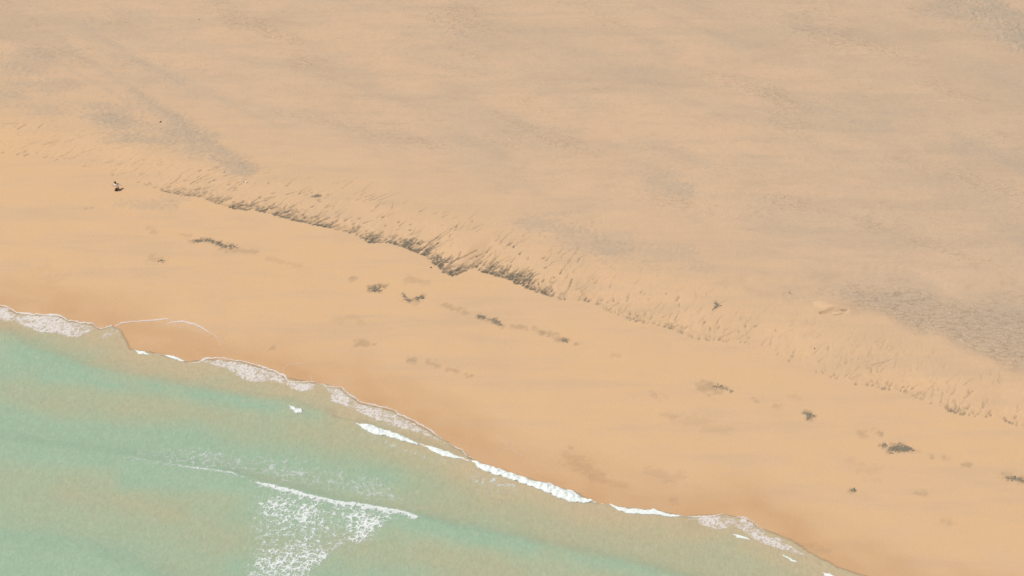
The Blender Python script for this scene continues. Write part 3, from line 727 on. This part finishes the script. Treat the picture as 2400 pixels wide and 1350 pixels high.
def skin(name, verts, edges, root, mat, parent, sub=2):
    me = bpy.data.meshes.new(name); me.from_pydata([v[:3] for v in verts], edges, []); me.materials.append(mat)
    o = bpy.data.objects.new(name, me); COL.objects.link(o); o.parent = parent
    md = o.modifiers.new('skin', 'SKIN'); md.use_smooth_shade = True
    for i, v in enumerate(verts):
        r = v[3]; s = me.skin_vertices[0].data[i]; s.radius = r if isinstance(r, tuple) else (r, r); s.use_root = (i == root)
    sb = o.modifiers.new('sub', 'SUBSURF'); sb.levels = sub; sb.render_levels = sub
    return o


BV, BE = [], []


def J(x, y, z, r, par=None):
    BV.append((x, y, z, r))
    if par is not None: BE.append((par, len(BV) - 1))
    return len(BV) - 1


pel = J(.24, .10, .30, (.15, .13)); sp1 = J(.20, .15, .50, (.135, .11), pel); sp2 = J(.07, .21, .67, (.15, .115), sp1); chs = J(-.02, .26, .80, (.15, .11), sp2)
nk = J(-.085, .30, .90, .055, chs); h0 = J(-.125, .325, .965, .075, nk); h1 = J(-.155, .34, 1.04, .095, h0); h2 = J(-.17, .35, 1.12, .06, h1)
J(-.262, .325, 1.02, .014, h1)                                   # nose
J(-.16, .235, 1.03, .016, h1); J(-.13, .445, 1.03, .016, h1)     # ears
for sy in (-1, 1):
    hp = J(.23, .10 + sy * .10, .27, .105, pel); th = J(.0, .08 + sy * .13, .18, .088, hp)
    kn = J(-.24, .04 + sy * .14, .085, .066, th)
    cf = J(.0, .03 + sy * .14, .062, .058, kn); an = J(.24, .04 + sy * .13, .045, .040, cf)
    bl = J(.33, .05 + sy * .13, .035, .036, an); J(.42, .06 + sy * .13, .025, .026, bl)


def arm(sh, el, wr, dirv):
    s = J(*sh, .058, chs); m = J(*[(a + b) / 2 for a, b in zip(sh, el)], .048, s); e = J(*el, .040, m); f = J(*[(a * .6 + b * .4) for a, b in zip(el, wr)], .038, e)
    w = J(*wr, .026, f)
    d = Vector(dirv).normalized(); side = d.cross(Vector((0, 0, 1))).normalized(); upv = side.cross(d)
    pm = Vector(wr) + d * .075; p = J(*pm, (.034, .018), w)
    for k, (o_, L) in enumerate(((-.030, .075), (-.010, .085), (.010, .08), (.030, .062))):
        a = pm + d * .03 + side * o_; i = J(*a, .0095, p); b_ = a + d * L * .5 - upv * .008; i = J(*b_, .009, i); c_ = b_ + d * L * .5 - upv * .025; J(*c_, .008, i)
    t0 = Vector(wr) + d * .03 + side * .032; i = J(*t0, .011, w); J(*(t0 + d * .05 + side * .03 - upv * .01), .009, i)


arm((-.07, .10, .80), (-.26, -.02, .72), (-.47, .05, .78), (-1, .2, .15))
arm((.05, .42, .80), (.26, .50, .68), (.44, .42, .60), (.9, -.35, -.35))
skin('body', BV, BE, 0, M_SKIN, person)
skin('shirt', [(.245, .125, .43, (.165, .135)), (.19, .155, .52, (.155, .128)), (.07, .21, .67, (.168, .132)), (-.02, .26, .80, (.165, .122)), (-.06, .285, .86, (.075, .07)),
               (-.07, .10, .80, .075), (-.165, .04, .76, .066), (.05, .42, .80, .075), (.155, .46, .74, .066)],
     [(0, 1), (1, 2), (2, 3), (3, 4), (3, 5), (5, 6), (3, 7), (7, 8)], 2, M_SHIRT, person)
skin('trousers', [(.225, .125, .40, (.16, .138)), (.24, .10, .30, (.172, .15)), (.23, .0, .27, .122), (.0, -.05, .18, .100), (-.24, -.10, .085, .076), (.0, -.11, .07, .072), (.20, -.09, .06, .06),
                  (.23, .20, .27, .122), (.0, .21, .18, .100), (-.24, .18, .085, .076), (.0, .17, .07, .072), (.20, .17, .06, .06)],
     [(0, 1), (1, 2), (2, 3), (3, 4), (4, 5), (5, 6), (1, 7), (7, 8), (8, 9), (9, 10), (10, 11)], 1, M_SHORTS, person)
skin('hair', [(-.125, .34, 1.055, .105), (-.155, .35, 1.11, .098), (-.08, .335, .98, .072), (-.055, .325, .93, .04)], [(0, 1), (0, 2), (2, 3)], 0, M_HAIR, person)
for sy in (-1, 1):
    bm_ = [( -.243, .333 + sy * .032, 1.05)]
    ex, ey, ez = bm_[0]; V = []; Fc = []
    for j in range(5):
        for i in range(8):
            th = math.pi * j / 4; ph = 2 * math.pi * i / 8; V.append((ex + .010 * math.sin(th) * math.cos(ph), ey + .014 * math.sin(th) * math.sin(ph), ez + .009 * math.cos(th)))
    for j in range(4):
        for i in range(8): Fc.append((j * 8 + i, (j + 1) * 8 + i, (j + 1) * 8 + (i + 1) % 8, j * 8 + (i + 1) % 8))
    mesh_obj('eye', V, Fc, M_HAIR, person)
